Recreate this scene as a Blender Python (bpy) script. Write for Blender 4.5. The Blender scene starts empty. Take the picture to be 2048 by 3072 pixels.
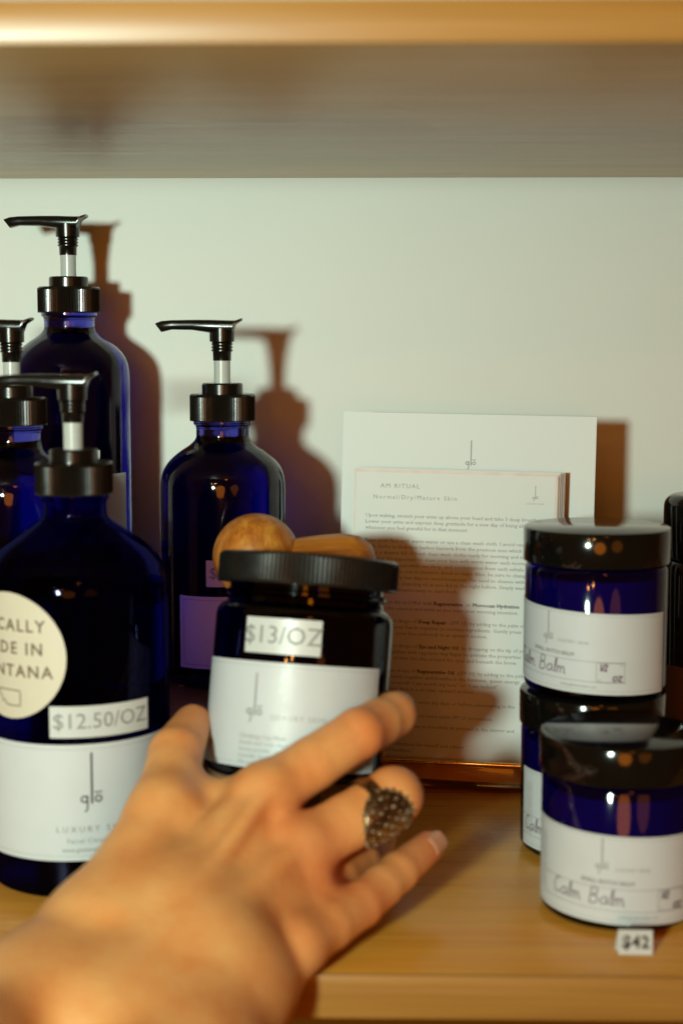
import bpy, bmesh, math, random
import numpy as np
from mathutils import Vector, Matrix, Euler
random.seed(7)
R = math.radians
SC = bpy.context.scene
COL = SC.collection

# ------------------------------------------------------------------ camera
CAM_H, PITCH, FPX = 0.224, R(6.49), 4800.0
cam = bpy.data.cameras.new('Camera'); camo = bpy.data.objects.new('Camera', cam); COL.objects.link(camo)
camo.location = (0, 0, CAM_H); camo.rotation_euler = (math.pi / 2 - PITCH, 0, 0)
cam.sensor_fit = 'HORIZONTAL'; cam.sensor_width = 24.0; cam.lens = FPX / 2048 * 24.0
cam.clip_start = 0.01; cam.clip_end = 50
cam.dof.use_dof = True; cam.dof.focus_distance = 0.80; cam.dof.aperture_fstop = 8.0; cam.dof.aperture_blades = 0
SC.camera = camo

# ------------------------------------------------------------------ world: a dim, warm room
world = bpy.data.worlds.new('World'); SC.world = world; world.use_nodes = True
bg = world.node_tree.nodes['Background']
bg.inputs[0].default_value = (1.0, 0.28, 0.02, 1); bg.inputs[1].default_value = 0.085

# ------------------------------------------------------------------ lamps
def lamp(name, kind, loc, energy, color, size, target=None):
    l = bpy.data.lights.new(name, kind); o = bpy.data.objects.new(name, l); COL.objects.link(o)
    l.energy = energy; l.color = color; o.location = loc
    if kind == 'AREA':
        l.shape = 'DISK'; l.size = size
    else:
        l.shadow_soft_size = size
    if target is not None:
        o.rotation_euler = (Vector(target) - Vector(loc)).to_track_quat('-Z', 'Y').to_euler()
    return o
lamp('flash', 'AREA', (-0.335, -0.40, 0.276), 3.0, (0.75, 0.96, 0.82), 0.10, (-0.13, 0.86, 0.19)).data.spread = R(88)
WARM = (1.0, 0.27, 0.015)
lamp('room_lamp', 'POINT', (-0.10, -1.9, 0.27), 28.0, WARM, 0.40)
lamp('room_lamp', 'POINT', (0.85, -1.2, 0.32), 4.0, WARM, 0.30)
lamp('room_lamp', 'POINT', (0.30, -1.2, 1.15), 4.0, WARM, 0.12)
lamp('room_bulb', 'POINT', (-0.75, -1.5, 0.75), 3.5, (1.0, 0.40, 0.08), 0.035)
lamp('room_bulb', 'POINT', (-0.45, -1.6, 0.80), 3.5, (1.0, 0.40, 0.08), 0.035)

SC.view_settings.view_transform = 'Standard'; SC.view_settings.look = 'None'
SC.view_settings.exposure = 0.0; SC.view_settings.gamma = 1.0
SC.view_settings.use_curve_mapping = False
SC.render.engine = 'CYCLES'
SC.cycles.use_denoising = True
SC.cycles.max_bounces = 14; SC.cycles.diffuse_bounces = 1; SC.cycles.transparent_max_bounces = 24
SC.cycles.caustics_reflective = True; SC.cycles.sample_clamp_indirect = 4.0

# ------------------------------------------------------------------ pixel of the photograph (2048 x 3072) at distance d -> point in the room
def P(px, py, d):
    xn = (px - 1024) / FPX; yn = -(py - 1536) / FPX
    v = Vector((xn, math.cos(PITCH) + yn * math.sin(PITCH), -math.sin(PITCH) + yn * math.cos(PITCH)))
    return Vector((0, 0, CAM_H)) + v * (d / v.y)

# ------------------------------------------------------------------ materials
class NT:
    def __init__(s, name):
        s.m = bpy.data.materials.new(name); s.m.use_nodes = True; s.t = s.m.node_tree
        s.b = s.t.nodes['Principled BSDF']; s.out = s.t.nodes['Material Output']
    def n(s, kind, **kw):
        nd = s.t.nodes.new(kind)
        for k, v in kw.items():
            if k.startswith('i_'):
                nd.inputs[k[2:].replace('_', ' ')].default_value = v
            else:
                setattr(nd, k, v)
        return nd
    def l(s, a, b): s.t.links.new(a, b)
    def set(s, **kw):
        for k, v in kw.items():
            k = k.replace('_', ' ')
            s.b.inputs[k].default_value = (*v, 1) if isinstance(v, tuple) and len(v) == 3 and 'Radius' not in k else v
        return s
    def coords(s, scale=(1, 1, 1), kind='Object'):
        tc = s.n('ShaderNodeTexCoord'); mp = s.n('ShaderNodeMapping'); mp.inputs['Scale'].default_value = scale
        s.l(tc.outputs[kind], mp.inputs['Vector']); return mp.outputs[0]
    def noise(s, vec, scale, detail=4, rough=0.55, dist=0):
        nd = s.n('ShaderNodeTexNoise'); nd.inputs['Scale'].default_value = scale; nd.inputs['Detail'].default_value = detail
        nd.inputs['Roughness'].default_value = rough; nd.inputs['Distortion'].default_value = dist
        if vec is not None: s.l(vec, nd.inputs['Vector'])
        return nd.outputs['Fac']
    def ramp(s, fac, *stops):
        r = s.n('ShaderNodeValToRGB'); e = r.color_ramp.elements
        while len(e) < len(stops): e.new(0.5)
        for el, (p, c) in zip(e, stops): el.position = p; el.color = (*c, 1)
        s.l(fac, r.inputs[0]); return r.outputs[0]
    def rng(s, fac, lo, hi, a=0.3, b=0.7):
        r = s.n('ShaderNodeMapRange'); r.inputs[1].default_value = a; r.inputs[2].default_value = b
        r.inputs[3].default_value = lo; r.inputs[4].default_value = hi; s.l(fac, r.inputs[0]); return r.outputs[0]
    def bump(s, fac, strength, dist):
        b = s.n('ShaderNodeBump'); b.inputs['Strength'].default_value = strength; b.inputs['Distance'].default_value = dist
        s.l(fac, b.inputs['Height']); s.l(b.outputs[0], s.b.inputs['Normal']); return b

def plain(name, col, rough=0.5, var=0.06, scale=60, bump=0.0, rvar=0.15, **kw):
    """a one-colour surface with faint mottling and uneven gloss"""
    t = NT(name); t.set(Roughness=rough, **kw)
    v = t.coords()
    f = t.noise(v, scale)
    lo = tuple(c * (1 - var) for c in col); hi = tuple(min(1, c * (1 + var)) for c in col)
    t.l(t.ramp(f, (0.3, lo), (0.7, hi)), t.b.inputs['Base Color'])
    t.l(t.rng(t.noise(v, scale * 2.3), rough * (1 - rvar), rough * (1 + rvar)), t.b.inputs['Roughness'])
    if bump: t.bump(t.noise(v, 900, 3), bump, 0.0004)
    return t.m

def wood(name, a, b, c, rough, coat=0.0, axis=0, s=1.0, grain=0.25):
    t = NT(name)
    sc = [9.0, 9.0, 9.0]; 
    for k in range(3):
        sc[k] = (3.2 if k == axis else 70.0) * s
    v = t.coords(tuple(sc))
    f1 = t.noise(v, 1.0, 5, 0.6, 0.4)
    sc2 = [x * (5 if k != axis else 2.2) for k, x in enumerate(sc)]
    f2 = t.noise(t.coords(tuple(sc2)), 1.0, 3, 0.6)
    f3 = t.noise(t.coords((1.2 * s if axis == 0 else 6 * s, 6 * s, 6 * s)), 1.5, 2)
    col = t.ramp(f1, (0.28, a), (0.5, b), (0.72, c))
    mx = t.n('ShaderNodeMix', data_type='RGBA', blend_type='MULTIPLY'); mx.inputs[0].default_value = 0.5
    t.l(col, mx.inputs[6]); t.l(t.ramp(f2, (0.35, (0.72, 0.66, 0.6)), (0.6, (1, 1, 1))), mx.inputs[7])
    mx2 = t.n('ShaderNodeMix', data_type='RGBA', blend_type='MULTIPLY'); mx2.inputs[0].default_value = 0.5
    t.l(mx.outputs[2], mx2.inputs[6]); t.l(t.ramp(f3, (0.35, (0.78, 0.74, 0.7)), (0.65, (1, 1, 1))), mx2.inputs[7])
    t.l(mx2.outputs[2], t.b.inputs['Base Color'])
    t.l(t.rng(f2, rough * 0.85, rough * 1.2), t.b.inputs['Roughness'])
    t.b.inputs['Coat Weight'].default_value = coat; t.b.inputs['Coat Roughness'].default_value = rough * 0.7
    t.bump(f2, grain, 0.0003)
    return t.m

def clear(name, tint, rough=0.02, ior=1.5, gloss=1.0, veil=None):
    """tinted see-through sheet: light goes through coloured, the surface mirrors at grazing angles"""
    t = NT(name); t.t.nodes.remove(t.b)
    g = t.n('ShaderNodeNewGeometry'); dt = t.n('ShaderNodeVectorMath', operation='DOT_PRODUCT')
    t.l(g.outputs['Normal'], dt.inputs[0]); t.l(g.outputs['Incoming'], dt.inputs[1])
    ab = t.n('ShaderNodeMath', operation='ABSOLUTE'); t.l(dt.outputs['Value'], ab.inputs[0])
    iv = t.n('ShaderNodeMath', operation='SUBTRACT'); iv.inputs[0].default_value = 1; t.l(ab.outputs[0], iv.inputs[1])
    pw = t.n('ShaderNodeMath', operation='POWER'); t.l(iv.outputs[0], pw.inputs[0]); pw.inputs[1].default_value = 5
    f0 = ((ior - 1) / (ior + 1)) ** 2
    ma = t.n('ShaderNodeMath', operation='MULTIPLY_ADD'); t.l(pw.outputs[0], ma.inputs[0])
    ma.inputs[1].default_value = (1 - f0) * gloss; ma.inputs[2].default_value = f0
    tr = t.n('ShaderNodeBsdfTransparent'); tr.inputs[0].default_value = (*tint, 1)
    gl = t.n('ShaderNodeBsdfAnisotropic') if False else t.n('ShaderNodeBsdfGlossy'); gl.inputs['Roughness'].default_value = rough
    # faint smears make the gloss uneven
    f = t.noise(t.coords(), 45, 3); t.l(t.rng(f, rough * 0.6, rough * 2.2), gl.inputs['Roughness'])
    mx = t.n('ShaderNodeMixShader'); t.l(ma.outputs[0], mx.inputs[0])
    base = tr.outputs[0]
    if veil:
        df = t.n('ShaderNodeBsdfDiffuse'); df.inputs[0].default_value = (*veil[0], 1)
        m2 = t.n('ShaderNodeMixShader'); m2.inputs[0].default_value = veil[1]
        t.l(tr.outputs[0], m2.inputs[1]); t.l(df.outputs[0], m2.inputs[2]); base = m2.outputs[0]
    t.l(base, mx.inputs[1]); t.l(gl.outputs[0], mx.inputs[2]); t.l(mx.outputs[0], t.out.inputs[0])
    return t.m

M = {}
M['wall'] = plain('wall_paint', (0.79, 0.79, 0.735), 0.62, 0.004, 14, 0.08, rvar=0.0)
M['shelf'] = wood('pale_wood', (0.84, 0.33, 0.036), (0.92, 0.405, 0.050), (0.95, 0.46, 0.066), 0.30, 0.08)
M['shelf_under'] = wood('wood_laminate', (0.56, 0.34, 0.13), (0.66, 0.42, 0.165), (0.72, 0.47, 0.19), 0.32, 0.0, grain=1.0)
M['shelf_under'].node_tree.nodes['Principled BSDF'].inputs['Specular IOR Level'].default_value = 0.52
M['shelf_edge'] = wood('wood_edge', (0.41, 0.185, 0.036), (0.46, 0.22, 0.046), (0.50, 0.25, 0.056), 0.35, 0.05)
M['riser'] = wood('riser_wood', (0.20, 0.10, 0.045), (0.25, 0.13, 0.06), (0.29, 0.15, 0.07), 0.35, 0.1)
M['tool'] = wood('tool_wood', (0.34, 0.095, 0.010), (0.58, 0.19, 0.022), (0.76, 0.34, 0.055), 0.42, 0.0, axis=2, s=3.0)
M['cobalt'] = clear('cobalt_glass', (0.05, 0.05, 0.42), 0.018, 1.6)
# liquid-filled cobalt bottle: refracts, and swallows red and green along the way
t = NT('filled_cobalt_glass'); t.t.nodes.remove(t.b)
g = t.n('ShaderNodeBsdfGlass'); g.inputs['IOR'].default_value = 1.42; g.inputs['Color'].default_value = (0.93, 0.93, 0.97, 1)
t.l(t.rng(t.noise(t.coords(), 45, 3), 0.030, 0.055), g.inputs['Roughness'])
va = t.n('ShaderNodeVolumeAbsorption'); va.inputs['Color'].default_value = (0.0, 0.02, 0.72, 1); va.inputs['Density'].default_value = 110
gl = t.n('ShaderNodeBsdfGlossy'); gl.inputs['Roughness'].default_value = 0.035
ms = t.n('ShaderNodeMixShader'); ms.inputs[0].default_value = 0.006; t.l(g.outputs[0], ms.inputs[1]); t.l(gl.outputs[0], ms.inputs[2])
t.l(ms.outputs[0], t.out.inputs['Surface']); t.l(va.outputs[0], t.out.inputs['Volume']); M['cobalt_filled'] = t.m
t = NT('front_cobalt_glass'); t.t.nodes.remove(t.b)
g = t.n('ShaderNodeBsdfGlass'); g.inputs['IOR'].default_value = 1.42; g.inputs['Color'].default_value = (0.05, 0.05, 0.36, 1)
t.l(t.rng(t.noise(t.coords(), 45, 3), 0.030, 0.055), g.inputs['Roughness'])
tr = t.n('ShaderNodeBsdfTransparent'); tr.inputs[0].default_value = (0.06, 0.06, 0.72, 1)
mx = t.n('ShaderNodeMixShader'); mx.inputs[0].default_value = 0.65; t.l(tr.outputs[0], mx.inputs[1]); t.l(g.outputs[0], mx.inputs[2])
gl = t.n('ShaderNodeBsdfGlossy'); gl.inputs['Roughness'].default_value = 0.035
ms = t.n('ShaderNodeMixShader'); ms.inputs[0].default_value = 0.006; t.l(mx.outputs[0], ms.inputs[1]); t.l(gl.outputs[0], ms.inputs[2])
t.l(ms.outputs[0], t.out.inputs['Surface']); M['cobalt_front'] = t.m
M['cobalt_deep'] = clear('deep_cobalt_glass', (0.055, 0.035, 0.34), 0.03, 1.5)
M['cobalt_dark'] = clear('dark_cobalt_glass', (0.025, 0.02, 0.14), 0.03, 1.5)
M['liquid'] = clear('dark_liquid', (0.18, 0.15, 0.22), 0.05, 1.02, 0.05)
M['liquid_clear'] = clear('clear_liquid', (0.80, 0.76, 0.88), 0.05, 1.02, 0.05)
M['mask'] = plain('dark_contents', (0.012, 0.009, 0.05), 0.5, 0.1, 80)
M['balm'] = plain('balm', (0.62, 0.58, 0.50), 0.6, 0.05, 80)
M['black'] = plain('black_plastic', (0.005, 0.0045, 0.0035), 0.22, 0.2, 90, 0.03)
M['lid_black'] = plain('smooth_black_lid', (0.005, 0.0045, 0.0035), 0.10, 0.2, 70, rvar=0.05)
M['lid_rib'] = plain('ribbed_black_lid', (0.008, 0.0075, 0.006), 0.30, 0.2, 90, 0.05)
M['tube'] = plain('frosted_tube', (0.50, 0.52, 0.49), 0.30, 0.03, 50)
M['paper'] = plain('label_paper', (0.64, 0.66, 0.68), 0.45, 0.02, 90, 0.05)
M['cream'] = plain('cream_sticker', (0.68, 0.60, 0.47), 0.5, 0.02, 90, 0.05)
M['price'] = plain('price_sticker_paper', (0.64, 0.65, 0.63), 0.38, 0.02, 90)
M['brochure'] = plain('brochure_paper', (0.76, 0.77, 0.75), 0.6, 0.002, 40, rvar=0.0)
M['card'] = plain('card_stock', (0.70, 0.70, 0.67), 0.55, 0.002, 60, rvar=0.0)
M['peach'] = plain('peach_border', (0.70, 0.56, 0.50), 0.5, 0.04, 60)
M['brown_edge'] = plain('brown_border', (0.26, 0.13, 0.08), 0.5, 0.1, 60)
M['ink'] = plain('dark_ink', (0.045, 0.042, 0.040), 0.55, 0.15, 200)
M['ink_grey'] = plain('grey_ink', (0.26, 0.26, 0.25), 0.55, 0.12, 200)
M['ink_pale'] = plain('pale_ink', (0.38, 0.38, 0.36), 0.55, 0.08, 200)
M['ink_tan'] = plain('tan_ink', (0.36, 0.26, 0.17), 0.55, 0.12, 200)
M['ink_brown'] = plain('brown_ink', (0.16, 0.10, 0.055), 0.55, 0.15, 200)
M['pen'] = plain('violet_pen', (0.17, 0.11, 0.15), 0.55, 0.25, 300)
M['acrylic'] = clear('amber_acrylic', (0.93, 0.74, 0.47), 0.03, 1.49)
M['dark_glass'] = plain('near_black_glass', (0.008, 0.008, 0.012), 0.06, 0.1, 40)
M['shaded_label'] = plain('shaded_label_paper', (0.12, 0.06, 0.03), 0.5, 0.08, 60)  # label in shadow: the shade is put into its dark brown colour
t = NT('old_silver'); t.set(Metallic=1.0, Roughness=0.34); f = t.noise(t.coords(), 500, 4)
t.l(t.ramp(f, (0.35, (0.12, 0.078, 0.04)), (0.65, (0.46, 0.34, 0.20))), t.b.inputs['Base Color']); M['silver'] = t.m
M['gem'] = plain('pale_stone', (0.40, 0.32, 0.22), 0.12, 0.1, 200, Metallic=0.6)
# brass lip
t = NT('brass'); t.set(Metallic=1.0, Roughness=0.22); f = t.noise(t.coords((900, 20, 20)), 1.0, 3)
t.l(t.ramp(f, (0.35, (0.80, 0.45, 0.11)), (0.65, (0.98, 0.66, 0.24))), t.b.inputs['Base Color']); t.bump(f, 0.25, 0.0003); M['brass'] = t.m
# skin: redder over joints and finger ends (vertex attribute), freckle-scale mottling, pores
t = NT('skin'); t.set(Roughness=0.46); t.b.inputs['Subsurface Weight'].default_value = 0.30
t.b.inputs['Subsurface Radius'].default_value = (0.006, 0.0018, 0.0008); t.b.inputs['Subsurface Scale'].default_value = 1.0
at = t.n('ShaderNodeAttribute', attribute_name='redness'); v = t.coords()
f1 = t.noise(v, 55, 5, 0.6)
c1 = t.ramp(f1, (0.3, (0.86, 0.325, 0.092)), (0.7, (0.94, 0.47, 0.165)))
mx = t.n('ShaderNodeMix', data_type='RGBA'); t.l(at.outputs['Fac'], mx.inputs[0]); t.l(c1, mx.inputs[6])
mx.inputs[7].default_value = (0.78, 0.19, 0.06, 1); t.l(mx.outputs[2], t.b.inputs['Base Color'])
t.bump(t.noise(v, 300, 6, 0.7), 0.35, 0.0009); M['skin'] = t.m
M['nail'] = plain('fingernail', (0.68, 0.33, 0.19), 0.28, 0.05, 90)

# ------------------------------------------------------------------ object helpers
def ob(name, me, mat=None, parent=None, loc=None, rot=None):
    o = bpy.data.objects.new(name, me); COL.objects.link(o)
    if mat is not None: me.materials.append(M[mat])
    if parent is not None: o.parent = parent
    if loc is not None: o.location = loc
    if rot is not None: o.rotation_euler = rot
    return o
def tag(o, label=None, cat=None, group=None, kind=None):
    if label: o['label'] = label
    if cat: o['category'] = cat
    if group: o['group'] = group
    if kind: o['kind'] = kind
    return o
def thing(name, label, cat, loc=(0, 0, 0), rot=(0, 0, 0), group=None):
    o = bpy.data.objects.new(name, None); COL.objects.link(o); o.empty_display_size = 0.02
    o.location = loc; o.rotation_euler = rot
    return tag(o, label, cat, group)
def mesh(name, vs, fs, smooth=True, angle=35):
    me = bpy.data.meshes.new(name); me.from_pydata([tuple(v) for v in vs], [], fs); me.update()
    if smooth:
        me.polygons.foreach_set('use_smooth', [True] * len(me.polygons))
        me.set_sharp_from_angle(angle=R(angle))
    return me
def lathe(name, prof, seg=72, ribs=None, angle=35):
    """prof: (radius, z) from bottom to top; ribs=(z0, z1, depth) fluted band"""
    vs, fs = [], []
    for (r, z) in prof:
        for k in range(seg):
            a = 2 * math.pi * k / seg; rr = r
            if ribs and ribs[0] - 1e-6 <= z <= ribs[1] + 1e-6 and k % 2: rr = r - ribs[2]
            vs.append((rr * math.sin(a), -rr * math.cos(a), z))
    n = len(prof)
    for i in range(n - 1):
        for k in range(seg):
            k2 = (k + 1) % seg
            fs.append((i * seg + k, i * seg + k2, (i + 1) * seg + k2, (i + 1) * seg + k))
    if prof[0][0] > 1e-6: fs.append(tuple(reversed(range(seg))))
    if prof[-1][0] > 1e-6: fs.append(tuple(range((n - 1) * seg, n * seg)))
    return mesh(name, vs, fs, True, angle)
def boxmesh(name, x0, x1, y0, y1, z0, z1, bev=0.0, seg=2):
    bm = bmesh.new(); bmesh.ops.create_cube(bm, size=1)
    for v in bm.verts:
        v.co = ((x0 + x1) / 2 + v.co.x * (x1 - x0), (y0 + y1) / 2 + v.co.y * (y1 - y0), (z0 + z1) / 2 + v.co.z * (z1 - z0))
    if bev: bmesh.ops.bevel(bm, geom=bm.edges[:] , offset=bev, segments=seg, profile=0.5, affect='EDGES')
    me = bpy.data.meshes.new(name); bm.to_mesh(me); bm.free()
    me.polygons.foreach_set('use_smooth', [True] * len(me.polygons)); me.set_sharp_from_angle(angle=R(40))
    return me

# ---- flat print: shapes are laid out in (s, t) millimetre-like metres and then wrapped
def text2d(body, size, bold=0.0, align='CENTER', spacing=1.0, res=2):
    cu = bpy.data.curves.new('t', 'FONT'); cu.body = body; cu.size = size; cu.align_x = align; cu.align_y = 'CENTER'
    cu.resolution_u = res; cu.offset = bold; cu.space_character = spacing; cu.fill_mode = 'FRONT'
    o = bpy.data.objects.new('t', cu); COL.objects.link(o)
    dg = bpy.context.evaluated_depsgraph_get(); dg.update()
    me = bpy.data.meshes.new_from_object(o.evaluated_get(dg))
    vs = [(v.co.x, v.co.y) for v in me.vertices]; fs = [tuple(p.vertices) for p in me.polygons]
    bpy.data.objects.remove(o); bpy.data.curves.remove(cu); bpy.data.meshes.remove(me)
    return vs, fs
class Print:
    def __init__(s): s.v = []; s.f = []
    def add(s, vf, dx=0, dy=0, sx=1, sy=1, rot=0):
        n = len(s.v); c, sn = math.cos(rot), math.sin(rot)
        for (x, y) in vf[0]:
            x, y = x * sx, y * sy
            s.v.append((x * c - y * sn + dx, x * sn + y * c + dy))
        s.f += [tuple(i + n for i in f) for f in vf[1]]
        return s
    def rect(s, x0, y0, x1, y1, step=0.003):
        k = max(1, int(abs(x1 - x0) / step)); n = len(s.v)
        for i in range(k + 1):
            x = x0 + (x1 - x0) * i / k; s.v += [(x, y0), (x, y1)]
        s.f += [(n + 2 * i, n + 2 * i + 2, n + 2 * i + 3, n + 2 * i + 1) for i in range(k)]
        return s
    def frame(s, x0, y0, x1, y1, w):
        return s.rect(x0, y0, x1, y0 + w).rect(x0, y1 - w, x1, y1).rect(x0, y0 + w, x0 + w, y1 - w).rect(x1 - w, y0 + w, x1, y1 - w)
    def ring(s, cx, cy, r, w, seg=20, a0=0, a1=360):
        n = len(s.v)
        for i in range(seg + 1):
            a = R(a0 + (a1 - a0) * i / seg)
            s.v += [(cx + (r - w) * math.cos(a), cy + (r - w) * math.sin(a)), (cx + r * math.cos(a), cy + r * math.sin(a))]
        s.f += [(n + 2 * i, n + 2 * i + 1, n + 2 * i + 3, n + 2 * i + 2) for i in range(seg)]
        return s
    def stroke(s, pts, w):
        """pen stroke through pts"""
        n = len(s.v); k = len(pts)
        for i, p in enumerate(pts):
            a = pts[max(0, i - 1)]; b = pts[min(k - 1, i + 1)]
            dx, dy = b[0] - a[0], b[1] - a[1]; L = math.hypot(dx, dy) or 1
            nx, ny = -dy / L * w / 2, dx / L * w / 2
            s.v += [(p[0] + nx, p[1] + ny), (p[0] - nx, p[1] - ny)]
        s.f += [(n + 2 * i, n + 2 * i + 1, n + 2 * i + 3, n + 2 * i + 2) for i in range(k - 1)]
        return s
    def wrap(s, name, rad, a_c, z_c, slope=0.0):
        return mesh(name, [(rad * math.sin(a_c + x / rad), -rad * math.cos(a_c + x / rad), z_c + y + slope * x) for x, y in s.v], s.f, False)
    def flat(s, name, y):
        return mesh(name, [(x, y, z) for x, z in s.v], s.f, False)
_tc = {}
def T(body, size, **kw):
    k = (body, size, tuple(sorted(kw.items())))
    if k not in _tc: _tc[k] = text2d(body, size, **kw)
    return _tc[k]
def logo(pr, x, y, s, w=None):
    """the brand mark: tiny g and o at the foot of a very tall l, macron over the o; (x, y) = foot of the l, s = height of the l"""
    w = w or s * 0.040; r = s * 0.074
    pr.rect(x - w / 2, y, x + w / 2, y + s)
    pr.ring(x - 0.145 * s, y + r + 0.02 * s, r, w * 0.8); pr.rect(x - 0.145 * s + r - w * .8, y - 0.09 * s, x - 0.145 * s + r, y + 2 * r + 0.02 * s)
    pr.ring(x - 0.145 * s - 0.02 * s + r * .2, y - 0.09 * s, r, w * 0.7, 8, -80, 0)
    pr.ring(x + 0.125 * s, y + r + 0.02 * s, r, w * 0.8); pr.rect(x + 0.125 * s - r, y + 2 * r + 0.06 * s, x + 0.125 * s + r, y + 2 * r + 0.06 * s + w * .7)
    return pr
def patch(name, rad, a0, a1, z0, z1, th=0.00022, round_=0.0, n=40, slope=0.0, a_ref=0.0):
    """paper wrapped round a cylinder, with a real edge"""
    vs, fs = [], []
    for i in range(n + 1):
        a = a0 + (a1 - a0) * i / n
        e = 0.0; dz = slope * rad * (a - a_ref)
        if round_:
            m = min(i, n - i) / n * (a1 - a0) * rad
            if m < round_: e = round_ - math.sqrt(max(0, round_ ** 2 - (round_ - m) ** 2))
        for (r, z) in ((rad, z0 + e), (rad + th, z0 + e), (rad + th, z1 - e), (rad, z1 - e)):
            vs.append((r * math.sin(a), -r * math.cos(a), z + dz))
    for i in range(n):
        for k in range(4):
            k2 = (k + 1) % 4; fs.append((4 * i + k, 4 * (i + 1) + k, 4 * (i + 1) + k2, 4 * i + k2))
    fs.append((0, 1, 2, 3)); fs.append((4 * n + 3, 4 * n + 2, 4 * n + 1, 4 * n))
    return mesh(name, vs, fs, True, 40)
def disc_patch(name, rad, a_c, z_c, r, th=0.00025, seg=72, rings=10):
    vs, fs = [], []
    def w(x, y, rr): a = a_c + x / rad; return (rr * math.sin(a), -rr * math.cos(a), z_c + y)
    vs.append(w(0, 0, rad + th))
    for j in range(1, rings + 1):
        for k in range(seg):
            a = 2 * math.pi * k / seg; q = r * j / rings; vs.append(w(q * math.cos(a), q * math.sin(a), rad + th))
    for k in range(seg): fs.append((0, 1 + k, 1 + (k + 1) % seg))
    for j in range(rings - 1):
        for k in range(seg):
            k2 = (k + 1) % seg; fs.append((1 + j * seg + k, 1 + (j + 1) * seg + k, 1 + (j + 1) * seg + k2, 1 + j * seg + k2))
    n = len(vs)
    for k in range(seg):
        a = 2 * math.pi * k / seg; vs.append(w(r * math.cos(a), r * math.sin(a), rad - 0.0003))
    o = 1 + (rings - 1) * seg
    for k in range(seg): fs.append((o + k, n + k, n + (k + 1) % seg, o + (k + 1) % seg))
    return mesh(name, vs, fs, True, 40)
EPS = 0.00034   # print sits this far off the glass, just above the paper

# ================================================================== the setting
YAW = R(-1.2)
WALL_D = 0.865
def setting(name, me, mat, loc, parent=None):
    o = ob(name, me, mat, parent, loc if parent is None else None, (0, 0, YAW) if parent is None else None)
    if parent is None: tag(o, kind='structure')
    return o
setting('wall', boxmesh('wall', -1.2, 1.2, 0, 0.03, -0.03, 0.95), 'wall', (0, WALL_D, 0))
FRONT_LOW = 0.537
sh = setting('shelf', boxmesh('shelf', -1.2, 1.2, -(WALL_D - FRONT_LOW) + 0.0015, -0.0005, -0.0155, 0.0, 0.0006), 'shelf', (0, WALL_D, 0))
setting('edge_band', boxmesh('edge_band', -1.2, 1.2, -(WALL_D - FRONT_LOW) - 0.0005, -(WALL_D - FRONT_LOW) + 0.0012, -0.0158, 0.0001, 0.0006), 'shelf_edge', None, sh)
Z_UP = 0.3045; FRONT_UP = 0.463
us = setting('upper_shelf', boxmesh('upper_shelf', -1.2, 1.2, -(WALL_D - FRONT_UP) + 0.0015, -0.0005, Z_UP, Z_UP + 0.0120, 0.0005), 'shelf_under', (0, WALL_D, 0))
setting('edge_band', boxmesh('edge_band', -1.2, 1.2, -(WALL_D - FRONT_UP) - 0.0005, -(WALL_D - FRONT_UP) + 0.0012, Z_UP - 0.0002, Z_UP + 0.0122, 0.0005), 'shelf_edge', None, us)

# stepped wooden riser that lifts the back bottles
STEP1, STEP2 = 0.0545, 0.1065
rs = thing('stepped_riser', 'dark wooden stepped riser under the back pump bottles', 'riser', (0, 0, 0))
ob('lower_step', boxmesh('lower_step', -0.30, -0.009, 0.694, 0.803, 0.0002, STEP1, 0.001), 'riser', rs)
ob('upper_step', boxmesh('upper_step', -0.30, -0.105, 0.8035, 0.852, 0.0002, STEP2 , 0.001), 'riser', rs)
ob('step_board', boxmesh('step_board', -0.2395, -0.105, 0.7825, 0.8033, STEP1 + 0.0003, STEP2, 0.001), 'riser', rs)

# ================================================================== pump bottles
def pump_head_mesh():
    st = [(-31.5, -1.6, -2.4, 2.2), (-28.8, -0.6, -6.0, 3.0), (-24, -0.2, -4.8, 3.5), (-14, 0, -5, 4.4), (-6, 0, -6.2, 5.9), (5.2, -0.3, -6.4, 6.0), (6.6, -0.3, -2.4, 6.0), (9.7, 0.8, -0.5, 5.2)]
    vs, fs = [], []; m = 12
    for (x, t_, b_, hw) in st:
        cz, hh = (t_ + b_) / 2, (t_ - b_) / 2
        for k in range(m):
            a = 2 * math.pi * (k + 0.5) / m; c, s = math.cos(a), math.sin(a); e = 0.55
            vs.append((x * .001, math.copysign(abs(c) ** e, c) * hw * .001, (cz + math.copysign(abs(s) ** e, s) * hh) * .001))
    for i in range(len(st) - 1):
        for k in range(m):
            k2 = (k + 1) % m; fs.append((i * m + k, (i + 1) * m + k, (i + 1) * m + k2, i * m + k2))
    fs.append(tuple(range(m))); fs.append(tuple(reversed(range((len(st) - 1) * m, len(st) * m))))
    # neck of the pump with its thread rings
    pr = [(0.0, -19.6), (4.3, -19.5), (4.4, -15.4)]
    for k in range(3):
        z = -15.2 + k * 1.5; pr += [(4.6, z), (5.15, z + 0.35), (5.15, z + 0.8), (4.65, z + 1.15)]
    pr += [(5.0, -10.6), (5.9, -10.4), (6.0, -4.0), (0.0, -3.5)]
    n = len(vs); seg = 32
    for (r, z) in pr:
        for k in range(seg):
            a = 2 * math.pi * k / seg; vs.append((r * .001 * math.sin(a), -r * .001 * math.cos(a), z * .001))
    for i in range(len(pr) - 1):
        for k in range(seg):
            k2 = (k + 1) % seg; fs.append((n + i * seg + k, n + i * seg + k2, n + (i + 1) * seg + k2, n + (i + 1) * seg + k))
    me = mesh('pump_head', vs, fs, True, 50); return me
PUMP = pump_head_mesh(); PUMP.materials.append(M['black'])
TUBE = lathe('stem', [(0.0039, -0.0312), (0.0039, -0.0192)], 32); TUBE.materials.append(M['tube'])
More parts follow.
